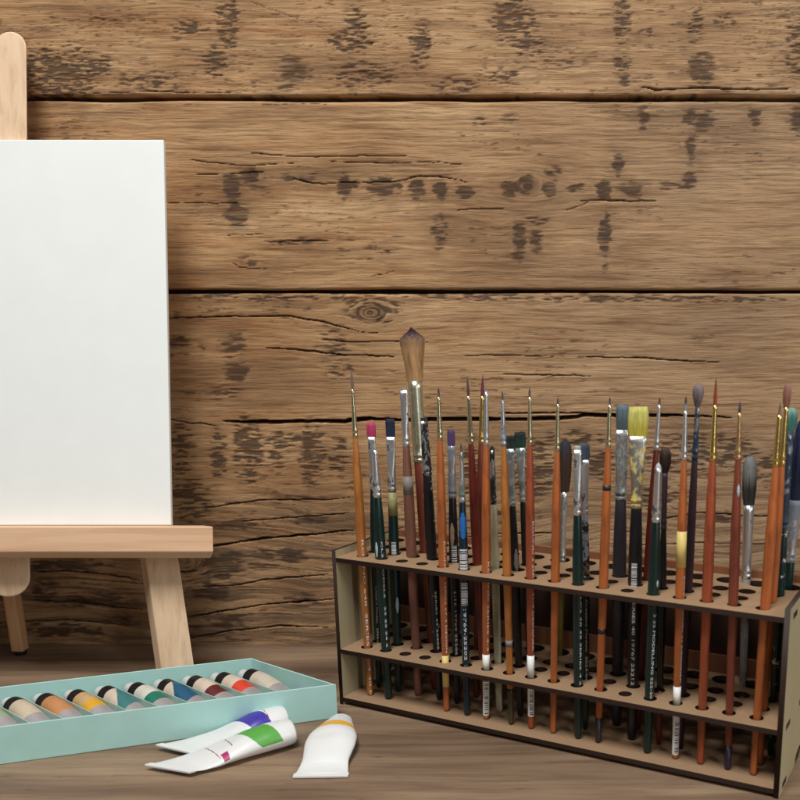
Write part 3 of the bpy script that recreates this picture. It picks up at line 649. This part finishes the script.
brush('orange yellow round brush with a dark olive end', R1, (511, 722), (502.3, 391), 400, 446, 2.2, 2.6, 5.4, 9, OCHRE, SBLUE, hdk, extras=[('dip', 688, OLEND), ('band', 640, 646, GREYP)], **rd)
brush('black handled flat brush with short black bristle and grey paint near the shelf', R2, (520, 700), (509.5, 436), 449, 506, 10.5, 8.5, 6.8, 9.6, BLACK, SDIRTY, H((50, 62, 56), (30, 40, 38)), kind='flat', nf=70, extras=[('blob', 548, 571, .5, 3.4, GREYP)])
brush('flat brush with dark green bristle between black brush and red brown brush', R3, (527, 600), (519.8, 432), 448, 502, 11, 10, 5.5, 7, BLACK, SDIRTY, H((34, 66, 50), (28, 44, 44)), kind='flat', nf=70)
brush('reddish orange round brush with a white sticker printed with black bars', R1, (531, 727), (529.6, 388), 397, 445, 2.4, 2.6, 5.6, 9.4, REDOR, PGOLD, hdk, extras=[('band', 655, 678, STICK, 'sticker'), ('sticker', 689, 714), ('text', 520, 650, 'ROUND 2 SERIES 41-4 DESIGNER', .7, 1.6)], **rd)
brush('plain orange round brush with a very thin ferrule left of the dark mop', R1, (553, 732), (558, 397), 404, 451, 2, 2.4, 5.4, 9.4, ORANGE, PGOLD, H((90, 66, 76)), **rd)
brush('black brown mop brush on a slim silver stem', R4, (560, 650), (565.5, 440), 491, 562, 13.5, 7, 6, 6.5, OLIVE, SDIRTY, H((62, 44, 34), (44, 50, 56), .8), kind='dome', nf=220, base=Z3 + 20)
brush('green handled brush with a bare flattened silver ferrule', R1, (578, 737), (577.5, 446), 450, 515, 7, 7.5, 8.2, 11, GREEN, SILVER, H((170, 172, 168)), kind='flat', nf=12, extras=[('text', 595, 684, 'LC2 20 35 SERIES 4 2', .6, 1.8)])
brush('flat brush with slate blue tip and white paint smeared over the handle', R2, (585.5, 728), (584.6, 444), 460, 514, 10, 9, 7, 9.5, GREY_SP, SILVER, H((72, 84, 102), (62, 74, 92)), kind='flat', nf=60, extras=[('dip', 575, GREEN), ('text', 598, 680, 'Creative Models  2024-06', .3, 2.0)])
brush('orange round brush with a dark burnt ring near its top', R1, (598, 741), (610, 397), 405, 447, 2.4, 3, 5.2, 9.8, ORANGE, PGOLD, hdk, extras=[('band', 485, 490, DKEND), ('band', 628, 633, DKEND), ('dip', 717, DKEND)], **rd)
brush('wide flat brush with a blue grey tip and green tinted ferrule', R3, (617, 700), (622.5, 405), 430, 500, 12, 12.5, 11, 14, CHAR, SDIRTY, H((90, 106, 110), (96, 116, 126)), kind='flat', nf=110)
brush('widest flat brush with a bright yellow tip', R2, (632, 735), (638.3, 407), 436, 508, 20, 18, 11, 14.5, BLACK, SYEL, H((196, 184, 76), (206, 202, 112)), kind='flat', nf=260, extras=[('bars', 562, 585, -.25, 3.4), ('text', 596, 692, 'SERIES 40 19767 25212 C', -.2, 2.6)])
brush('dark red round brush leaning behind a green handled one', R3, (646, 600), (659.8, 397), 405, 450, 2.4, 2.8, 5.4, 9.5, MAROON, SILVER, hdk, **rd)
brush('dark green brush with tapered bare silver ferrule in front of a dark red one', R1, (647, 752), (658.5, 463), 468, 522, 5.5, 7, 8.5, 12, GREEN, SILVER, H((190, 195, 200)), kind='round', nf=12, extras=[('blob', 579, 586, .6, 1.4, PALEP), ('text', 612, 697, '2 22 MODELLING 222-20', .3, 2.2)])
brush('small brush with scruffy dark brown bristle and a purple black stem', R2, (659, 735), (665.5, 448), 473, 530, 12.5, 6, 5.5, 8.5, BLACK, metal('purple_black_ferrule', srgb(120, 110, 118), srgb(52, 38, 48), .8), H((56, 38, 36), (80, 66, 56), .8), kind='fuzzy', nf=160, extras=[('dip', 690, MAROON)])
brush('orange round brush with a wide pale yellow band above the shelf', R1, (675, 758), (686, 396), 411, 460, 3.2, 3.4, 5.6, 10, ORANGE, SILVER, H((150, 150, 156), (60, 60, 66), .5), extras=[('band', 531, 567, YBAND, 'yellow_band'), ('band', 686, 705, STICK, 'sticker'), ('sticker', 716, 752), ('text', 575, 682, 'ROUND SERIES 41 DESIGNER', .8, 1.6)], **rd)
brush('dusty grey mop brush with navy paint on ferrule and a dark purple handle', R2, (683, 690), (698.6, 384), 407, 460, 11.5, 4.2, 6, 9, PURPLE, SNAVY, H((120, 106, 104), (128, 116, 116)), kind='mop', nf=160)
brush('tallest gold ferruled round brush with a pointed red tip', R1, (700, 762), (716.2, 378), 405, 461, 3.6, 4.2, 6.8, 11.2, REDOR, GOLD, H((150, 66, 44), (104, 60, 66), .7), **rd)
brush('rust coloured round brush with purple dipped end and stained gold ferrule', R1, (727.5, 767), (740, 401), 413, 460, 2.8, 3.2, 5.6, 10.5, RUST, metal('reddish_gold_ferrule', srgb(214, 180, 130), srgb(120, 62, 40), .3), H((70, 60, 76), (80, 66, 90)), extras=[('dip', 745, NAVYEND), ('blob', 484, 496, .2, 1.6, PALEP)], **rd)
brush('thick grey haired dome brush with silver stem reaching the shelf', R4, (745.5, 600), (750.3, 456), 505, 578, 14.5, 11, 9, 9, CLEAR, SILVER, H((58, 56, 54), (128, 128, 126), .5), kind='dome', nf=320, base=Z3 + 20)
brush('orange round brush nearest the right end of the rack in the front row', R1, (753, 773), (780.3, 403), 415, 467, 2.6, 5.0, 6.2, 11, ORANGE, GOLD, H((120, 100, 90), (90, 80, 84)), **rd)
brush('orange brush with a blunt pinkish brown tip and gold ferrule', R2, (771, 612), (788, 384), 407, 466, 8, 4.4, 6.4, 10, ORANGE, GOLD, H((140, 96, 76), (150, 106, 92)), kind='dome', nf=60)
brush('teal tipped brush with white specks all over its dark green handle', R3, (779, 608), (791, 408), 430, 530, 14, 9, 8, 9.5, GREEN_SP, SNAVY, H((72, 130, 120), (120, 160, 150), .7), kind='dome', nf=160)
brush('rightmost brush with navy bristle and a bulging splashed silver ferrule', R4, (787, 600), (802, 420), 500, 562, 13, 12, 9, 9, GREEN, SBLUE, H((30, 38, 62), (36, 44, 78)), kind='dome', nf=200)

# ------------------------------------------------------------------ easel and canvas
LEAN = 0.182; E0 = 624.0
en = np.array([0, -math.cos(LEAN), math.sin(LEAN)])          # normal of the easel front, towards the viewer
eu = np.array([0, math.sin(LEAN), math.cos(LEAN)])
def ep(x, y, off=0): return on_plane(x, y, np.array([0, E0, 0]) + en * off, en)
M_BEECH = wood_light('pale_beech_upright', srgb(222, 188, 152), srgb(238, 210, 178), 2)
M_BEECHX = wood_light('pale_beech_ledge', srgb(220, 178, 142), srgb(238, 204, 172), 0)
easel = empty('easel', (ep(10, 600)[0], E0, 0)); tag(easel, 'pale beech table easel holding a blank canvas on its ledge', 'easel')
eloc = np.array([ep(10, 600)[0], E0, 0]); EXC = eloc[0]
def prism(poly, thick, name, mat, off0=0, side=0.0, bev=1.2):
    """polygon of world points on the easel front plane, given thickness backwards; side shifts the back face sideways"""
    g = G(); n = len(poly); P = [np.array(p) + en * off0 - eloc for p in poly]; Q = [p - en * thick + np.array([side, 0, 0]) for p in P]
    g.add(P + Q, [tuple(range(n)), tuple(range(n, 2 * n))[::-1]] + [((i + 1) % n, i, i + n, (i + 1) % n + n) for i in range(n)])
    o = g.build(name, mat, easel); bevel(o, bev); return o
def at_sym(x, y, off=0):
    p = ep(x, y, off); return p, np.array([2 * EXC - p[0], p[1], p[2]])
# upright mast with rounded ends
def cap_arc(cx, cy, rx, ry, a0, a1): return [ep(cx + rx * math.cos(a), cy - ry * math.sin(a)) for a in np.linspace(a0, a1, 15)]
poly = cap_arc(10, 48, 16.5, 17, 0, math.pi) + cap_arc(8, 578, 22, 19, math.pi, 2 * math.pi)
poly = poly[::-1]
prism(poly[::-1], 12, 'upright', M_BEECH, 0, -6.5)
# splayed front legs (the faces are turned a little outwards)
for sgn in (1, -1):
    L0, R0 = ep(146, 562), ep(179, 562); L1, R1_ = ep(160.5, 664), ep(194, 664)
    def ext(a, b, z): return a + (b - a) * (z - a[2]) / (b[2] - a[2])
    pts = [ext(L0, L1, 0), ext(R0, R1_, 0), ext(R0, R1_, 330), ext(L0, L1, 330)]
    if sgn < 0: pts = [np.array([2 * EXC - p[0], p[1], p[2]]) for p in pts][::-1]
    prism(pts, 10, 'leg', M_BEECH, -12.5 if False else 0, -8.5 * sgn if sgn > 0 else 8.5, .8)
# crossbar at the back joining the legs to the mast, rear leg
g = G(); c = np.array([EXC, E0, 0]) - eloc
a = c + eu * 318 - en * 12.2
for k in (0,):
    pts = [a + np.array([sx, 0, 0]) + eu * sy - en * sz for sz in (0, 10) for sx, sy in ((-34, -9), (34, -9), (34, 9), (-34, 9))]
    g.add(pts, [(0, 1, 2, 3), (7, 6, 5, 4), (1, 0, 4, 5), (2, 1, 5, 6), (3, 2, 6, 7), (0, 3, 7, 4)])
bevel(g.build('back_bar', M_BEECHX, easel), 1)
ft = on_z(21, 654, 0) - eloc; tp = c + eu * 300 - en * 19 + np.array([ft[0], 0, 0]) - c * np.array([1, 0, 0])
g = G(); d_ = tp - ft; wx = np.array([4.7, 0, 0]); wy = np.array([0, 5, 0])
g.loft([[ft + d_ * t + sx * wx + sy * wy for sx, sy in ((-1, -1), (1, -1), (1, 1), (-1, 1))] for t in (.012, 1)])
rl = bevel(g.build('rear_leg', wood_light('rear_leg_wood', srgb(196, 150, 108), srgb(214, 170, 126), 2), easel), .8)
g = G(); revolve(g, [(0, 4.2), (3, 4.6), (3.8, 4.4)], 16); rf = g.build('rubber_foot', plain('black_rubber', srgb(30, 28, 26), .7), rl, smooth=True, loc=ft)
# ledge
LDF = 24.0                                                    # how far its front stands before the legs
q0 = ep(213, 526.5, LDF); q1 = ep(212.5, 552, LDF); q2 = ep(210, 559.5, LDF - 6)
hgt = float(np.dot(q0 - q1, eu)); xr_ = q0[0]
ub = float(np.dot(q1 - np.array([0, E0, 0]), eu))
prof = [(LDF - .0, ub + hgt), (LDF, ub), (LDF - 7, ub - 4.6), (.3, ub - 4.6), (.3, ub + hgt)]
g = G(); rings = []
xl_ = 2 * EXC - xr_
for sg, xx in ((1, xr_), (-1, xl_)):
    ring = []
    for o_, u_ in prof: ring.append(np.array([xx - sg * (LDF - o_) * .62, E0, 0]) + en * o_ + eu * u_ - eloc)
    rings.append(ring)
g.loft(rings[::-1]); lg = g.build('ledge', M_BEECHX, easel); bevel(lg, .9)
# canvas board standing on the ledge
PI = math.pi
def canvas_mat():
    m, nt, b = newmat('primed_canvas'); v = objc(nt)
    wv = [N(nt, 'ShaderNodeTexWave', bands_direction=dn) for dn in ('X', 'Z')]
    for k in wv: k.inputs['Scale'].default_value = 420; k.inputs['Distortion'].default_value = .6; k.inputs['Detail'].default_value = 1; nt.links.new(v, k.inputs['Vector'])
    h = mathn(nt, 'ADD', wv[0].outputs['Fac'], wv[1].outputs['Fac']); n = noise(nt, v, 40, 3)
    nt.links.new(ramp(nt, [(.3, srgb(236, 240, 238)), (.7, srgb(239, 243, 241))], n), b.inputs['Base Color'])
    b.inputs['Roughness'].default_value = .7; b.inputs['Specular IOR Level'].default_value = .2; bump(nt, b, h, .05, .0001); return m
cu = ub + hgt; cth = 4.0
ct = ep(163.5, 139.5, cth + .6); cb = np.array([ep(171, 526, cth + .6)[0], 0, 0])
ctu = float(np.dot(ct - np.array([0, E0, 0]), eu)); ubc = cu + .15
P0 = np.array([0, E0, 0]); cloc = P0 + eu * ubc + np.array([EXC, 0, 0]) + en * .6
g = G(); xt, xb = ct[0] - EXC, cb[0] - EXC
def cv(x, u, o): return np.array([x, 0, 0]) + eu * (u - ubc) + en * o
g.add([cv(-xb, ubc, 0), cv(xb, ubc, 0), cv(xt, ctu, 0), cv(-xt, ctu, 0), cv(-xb, ubc, cth), cv(xb, ubc, cth), cv(xt, ctu, cth), cv(-xt, ctu, cth)],
      [(3, 2, 1, 0), (4, 5, 6, 7), (0, 1, 5, 4), (1, 2, 6, 5), (2, 3, 7, 6), (3, 0, 4, 7)])
cvo = g.build('canvas', canvas_mat(), loc=cloc); bevel(cvo, .9, 3)
tag(cvo, 'blank white canvas board standing on the easel ledge', 'canvas')

# ------------------------------------------------------------------ paint tube box
BH = 24.5; A0 = on_z(338, 718, 0); A0 = np.array([A0[0], A0[1], 0]); e1 = (on_z(0, 765, 0) - A0); e1 /= np.linalg.norm(e1)
bt = on_z(253, 658, BH) - on_z(337.5, 684.3, BH); bt[2] = 0; sv = bt / np.linalg.norm(bt); SD = float(np.linalg.norm(bt)); BL = 236.0
boxo = empty('tube_box', A0); tag(boxo, 'open pale teal cardboard box holding a row of paint tubes', 'box')
M_TEAL = plain('pale_teal_cardboard', srgb(172, 214, 208), .6, namt=.035, nsc=60, bmp=.0002); M_TRAY = plain('white_card_tray', srgb(212, 210, 206), .6, namt=.05); M_TEDGE = plain('teal_divider_card', srgb(164, 192, 180), .6, namt=.06)
def bq(a, s, z): return e1 * a + sv * s + np.array([0, 0, z])
def slab(g, a0, a1, s0, s1, z0, z1):
    v = [bq(a, s, z) for z in (z0, z1) for a, s in ((a0, s0), (a1, s0), (a1, s1), (a0, s1))]
    g.add(v, [(0, 1, 2, 3), (7, 6, 5, 4), (1, 0, 4, 5), (2, 1, 5, 6), (3, 2, 6, 7), (0, 3, 7, 4)])
WT = 1.3
tdir = on_z(184, 705, 13) - on_z(136, 684, 13); tdir[2] = 0; tdir /= np.linalg.norm(tdir)
ab = np.linalg.solve(np.array([[e1[0], sv[0]], [e1[1], sv[1]]]), tdir[:2]); TAL, TBE = float(ab[0]), float(-ab[1])
for nm, a in (('front_wall', (0, BL, 0, WT)), ('back_wall', (0, BL, SD - WT, SD)), ('side_wall', (0, WT, WT + .02, SD - WT - .02)), ('side_wall', (BL - WT, BL, WT + .02, SD - WT - .02))):
    g = G(); slab(g, *a, 0.2, BH - (.25 if nm == 'side_wall' else 0)); bevel(g.build(nm, M_TEAL, boxo), .35)
g = G(); slab(g, WT + .03, BL - WT - .03, WT + .03, SD - WT - .03, .1, 1.2); g.build('box_floor', M_TEAL, boxo)
g = G(); slab(g, WT + .1, BL - WT - .1, WT + .1, SD - WT - .1, 1.3, 8); g.build('tray', M_TRAY, boxo)
NT = 12; PIT = 18.6; OFF = 13.0
for i in range(NT):
    g = G(); a = OFF + PIT * (i + .5); 
    if a > BL - 30: continue
    P_ = [bq(a + dx + TAL / TBE * (SD - 8 - s_), s_, z) for z in (8.05, 18) for dx, s_ in ((-.35, WT + .2), (.35, WT + .2), (.35, SD - 8), (-.35, SD - 8))]
    g.add(P_, [(0, 1, 2, 3), (7, 6, 5, 4), (1, 0, 4, 5), (2, 1, 5, 6), (3, 2, 6, 7), (0, 3, 7, 4)]); g.build('divider', M_TEDGE, boxo)

FOIL = plain('tube_foil', srgb(176, 170, 170), .38, .35, nsc=90, namt=.1, bmp=.0006); CAPM = plain('white_cap_plastic', srgb(206, 208, 206), .4); BLK = plain('black_band_print', srgb(24, 20, 20), .45); LAB = plain('cream_label', srgb(208, 192, 174), .5, namt=.03)
def tube_box(i, label, c_body, c_col, f0, f1, diag=False):
    """a round paint tube lying in its compartment, cap towards the back wall"""
    a = OFF + PIT * i + 0; R_ = 6.8; L = (SD - 9.5 - 9.0) / TBE
    dirv = tdir; side = np.array([-dirv[1], dirv[0], 0]); upv = np.array([0, 0, 1.])
    tilt = 0.03
    o0 = A0 + bq(a, SD - 9.5, 0) + np.array([0, 0, 8.4 + R_])
    root = empty('paint_tube', o0); tag(root, label, 'paint tube', 'paint tubes in the box')
    def ring(s, rx, rz, n=56, drop=0): return [dirv * s + side * rx * math.cos(t) + upv * (rz * math.sin(t) - drop) for t in np.linspace(0, 2 * math.pi, n, endpoint=False)]
    g = G(); rs = [ring(0, 3.9, 3.9), ring(.5, 4.3, 4.3), ring(8.0, 4.7, 4.7)]; g.loft(rs); g.build('cap', CAPM, root, smooth=False)
    def shape(s):                              # s from shoulder (0) to crimp (1)
        k = max(0, (s - .3) / .7); rz = R_ * (1 - k ** 1.15) + .45 * k; rx = R_ * (1 + .3 * k); drop = (R_ - rz) * .96
        return rx, max(rz, .45), drop
    s0 = 8.2; LB = L - 8.2 - 3
    colm = plain('colour_band', c_col, .45, namt=.05); bodm = LAB if c_body is None else plain('label_colour', c_body, .5, namt=.05)
    mats = [FOIL, BLK, bodm, colm]; g = G(); rings = []; fm = []
    ts = [0, .012] + list(np.linspace(.025, 1, 110))
    for j, t in enumerate(ts):
        rx, rz, dr = shape(t)
        if j == 0: rx = rz = 4.8; dr = 0
        if j == 1: rx = rz = 6.1; dr = 0
        rings.append(ring(s0 + LB * t, rx, rz, 56, dr))
    for j in range(len(ts) - 1):
        t = (ts[j] + ts[j + 1]) / 2
        for q in range(56):
            an = 2 * math.pi * (q + .5) / 56; tt = t
            if t < .02: m_ = 0
            elif t < .17: m_ = 1
            else:
                sh = (.16 * math.cos(an) * (-1)) if diag else 0
                m_ = 2 if t < f0 * .80 + sh * 1.6 else (3 if t < f1 * .76 + sh * .2 else 0)
                if math.sin(an) < -.5: m_ = 0
            fm.append(m_)
    k = 56; vs = [p for r in rings for p in r]; fs = [(j * k + q, j * k + (q + 1) % k, (j + 1) * k + (q + 1) % k, (j + 1) * k + q) for j in range(len(rings) - 1) for q in range(k)]
    mesh_obj('tube_body', vs, fs, None, root, True, mats, fm)
    rx, rz, dr = shape(1); g = G(); y0 = s0 + LB - .2
    g.add([dirv * (y0 + ds) + side * sx * rx + upv * (zz - dr) for zz in (-.75, .75) for sx, ds in ((-1, 0), (1, 0), (1, 4), (-1, 4))], [(3, 2, 1, 0), (4, 5, 6, 7), (0, 1, 5, 4), (1, 2, 6, 5), (2, 3, 7, 6), (3, 0, 4, 7)])
    g.build('crimp', FOIL, root)
TB = [
 ('cream paint tube without colour band, nearest the right end of the box', srgb(198, 188, 170), srgb(198, 188, 170), .5, .72, False),
 ('paint tube with a bright red band', None, srgb(214, 66, 44), .48, .74, False),
 ('paint tube with a dark maroon band', None, srgb(96, 34, 32), .52, .78, False),
 ('paint tube with a large deep blue label over cream', None, srgb(28, 84, 116), .22, .80, True),
 ('paint tube with white label and an emerald green band', srgb(208, 204, 190), srgb(20, 112, 92), .5, .74, False),
 ('paint tube with a slanting blue green label', None, srgb(58, 116, 118), .34, .78, True),
 ('paint tube with a tan label and golden yellow band', srgb(192, 160, 112), srgb(214, 160, 44), .5, .72, False),
 ('paint tube with an apricot orange label', srgb(190, 132, 86), srgb(190, 132, 86), .5, .72, False),
 ('paint tube with a pinkish cream label between apricot and pale green tubes', srgb(200, 182, 158), srgb(198, 182, 158), .5, .70, False),
 ('paint tube with a pale sage green band at the left edge', srgb(194, 178, 150), srgb(150, 168, 134), .45, .72, False),
]
for i, t in enumerate(TB): tube_box(i, *t)

# ------------------------------------------------------------------ squeezed tubes on the table
M_TUBEW = plain('white_tube_plastic', srgb(224, 226, 225), .38, nsc=40, namt=.02, bmp=.0006, coat=.15)
def squeezed(label, base, tip, wc, wm, name, secs, bands, skew=0.0):
    """secs: (t, half width, half height, centre z). base / tip: table points"""
    base = np.array(base, float); tip = np.array(tip, float); d = tip - base; L = float(np.linalg.norm(d)); d /= L; side = np.array([d[1], -d[0], 0])
    root = empty('squeezed_paint_tube', base); tag(root, label, 'paint tube')
    n = 120; ts = np.concatenate([np.linspace(0, .96, 230), np.linspace(.963, 1, 16)]); T = [s[0] for s in secs]; rings = []; fm = []
    def ip(t, k):
        x = np.interp(t, T, [s[k] for s in secs]); return float(x)
    for j, t in enumerate(ts):
        hw_, hh, cz = (sum(ip(min(max(t + dt, 0), 1), k) for dt in (-.03, 0, .03)) / 3 for k in (1, 2, 3))
        if t > .97: q = math.sqrt(max(0, 1 - ((t - .97) / .03) ** 2)) * .8 + .2; hw_ *= q; hh *= q
        ring = []
        for i in range(n):
            a = 2 * math.pi * i / n; c_, s_ = math.cos(a), math.sin(a); e = 2.0
            dent = 1 - .14 * math.exp(-((t - .45) / .12) ** 2) * max(0, s_) * (1 + .6 * math.cos(3 * a))
            wr = .25 * (fbm(np.array(t * 9.0), np.array(i / 15.0), int(L), 2) - .5) * (t > .08)
            ring.append(d * (L * t + skew * max(0, 1 - t / .45) ** 1.3 * hw_ * c_) + side * hw_ * c_ + np.array([0, 0, cz + (hh * s_) * dent + float(wr)]))
        rings.append(ring)
    mats = [M_TUBEW] + [b[-1] for b in bands]
    for j in range(len(ts) - 1):
        for i in range(n):
            a = 2 * math.pi * (i + .5) / n; t = (ts[j] + ts[j + 1]) / 2; m_ = 0
            for bi, (bf, bn, cf, cn, a0, a1, _) in enumerate(bands):
                q_ = 1 - min(a, PI) / PI
                if a0 <= a <= a1 and bf + (bn - bf) * q_ - .1 * (cf - bf) * math.sin(a) <= t <= cf + (cn - cf) * q_ + .18 * (cf - bf) * math.sin(a): m_ = bi + 1
            fm.append(m_)
    vs = [p for r in rings for p in r]; fs = [(j * n + (q + 1) % n, j * n + q, (j + 1) * n + q, (j + 1) * n + (q + 1) % n) for j in range(len(rings) - 1) for q in range(n)]
    fs += [tuple(range(n)), tuple(range((len(rings) - 1) * n, len(rings) * n))[::-1]]; fm += [0, 0]
    mesh_obj('tube_body', vs, fs, None, root, True, mats, fm)
    g = G(); zc = ip(0, 3); hw0 = ip(0, 1)
    v = [d * (dt + skew * sx * (hw0 + .4)) + side * sx * (hw0 + .4) + np.array([0, 0, zc + zz]) for zz in (-.8, .8) for sx, dt in ((-1, -3), (1, -3), (1, 1.2), (-1, 1.2))]
    g.add(v, [(3, 2, 1, 0), (4, 5, 6, 7), (0, 1, 5, 4), (1, 2, 6, 5), (2, 3, 7, 6), (3, 0, 4, 7)])
    bevel(g.build('crimp', M_TUBEW, root), .4)
    return root, d, side
PI = math.pi
YELB = plain('ochre_band_print', srgb(226, 172, 60), .4, namt=.03); GRNB = plain('green_band_print', srgb(88, 164, 70), .4, namt=.04); BLUB = plain('blue_band_print', srgb(62, 52, 160), .4, namt=.04); LINEB = plain('burgundy_line_print', srgb(150, 70, 90), .45); MAGB = plain('magenta_square_print', srgb(168, 32, 96), .45)
squeezed('squeezed white paint tube with an ochre yellow band, lying alone before the rack', (-130.8, 495.5, 0), (-133.0, 563, 0), 0, 0, 'c',
         [(0, 15.8, .9, 1.2), (.1, 14.6, 1.5, 1.8), (.2, 13.8, 3.6, 3.9), (.42, 15.6, 6.6, 6.9), (.56, 15.2, 7.0, 7.4), (.72, 12.2, 6.4, 7.0), (.88, 8.8, 5.4, 6.4), (1, 6.8, 4.6, 6.0)], [(.63, .66, .75, .72, .0, PI, YELB)])
squeezed('squeezed white paint tube with a green band, the nearer tube of the overlapping pair', (-220.5, 499.5, 0), (-158.5, 541, 0), 0, 0, 'g',
         [(0, 12.0, .9, 3.6), (.12, 12.6, 1.6, 3.0), (.3, 13.2, 3.4, 3.8), (.45, 12.8, 5.6, 5.9), (.6, 12.2, 7.0, 7.2), (.78, 11.8, 8.0, 8.2), (.93, 11.0, 8.0, 8.4), (1, 9.2, 7.0, 8.2)],
         [(.50, .68, .66, .86, -.1, PI * 1.05, GRNB), (.35, .35, .405, .405, .12, .95, MAGB), (.30, .33, .306, .336, .7, 2.4, LINEB), (.44, .47, .446, .476, 1.1, 2.3, LINEB)], skew=.8)
squeezed('squeezed white paint tube with a deep blue band, lying behind the green banded one', (-226.5, 524.5, 0), (-169.0, 563, 0), 0, 0, 'b',
         [(0, 11.5, .9, 4.0), (.15, 12.0, 1.4, 3.2), (.35, 12.5, 3.2, 3.6), (.5, 11.8, 5.2, 5.6), (.7, 11.2, 7.4, 7.8), (.92, 10.2, 7.8, 8.2), (1, 8.4, 6.6, 8.0)],
         [(.50, .66, .66, .82, 0, PI, BLUB), (.78, .80, .785, .805, .6, 2.4, LINEB)], skew=.65)
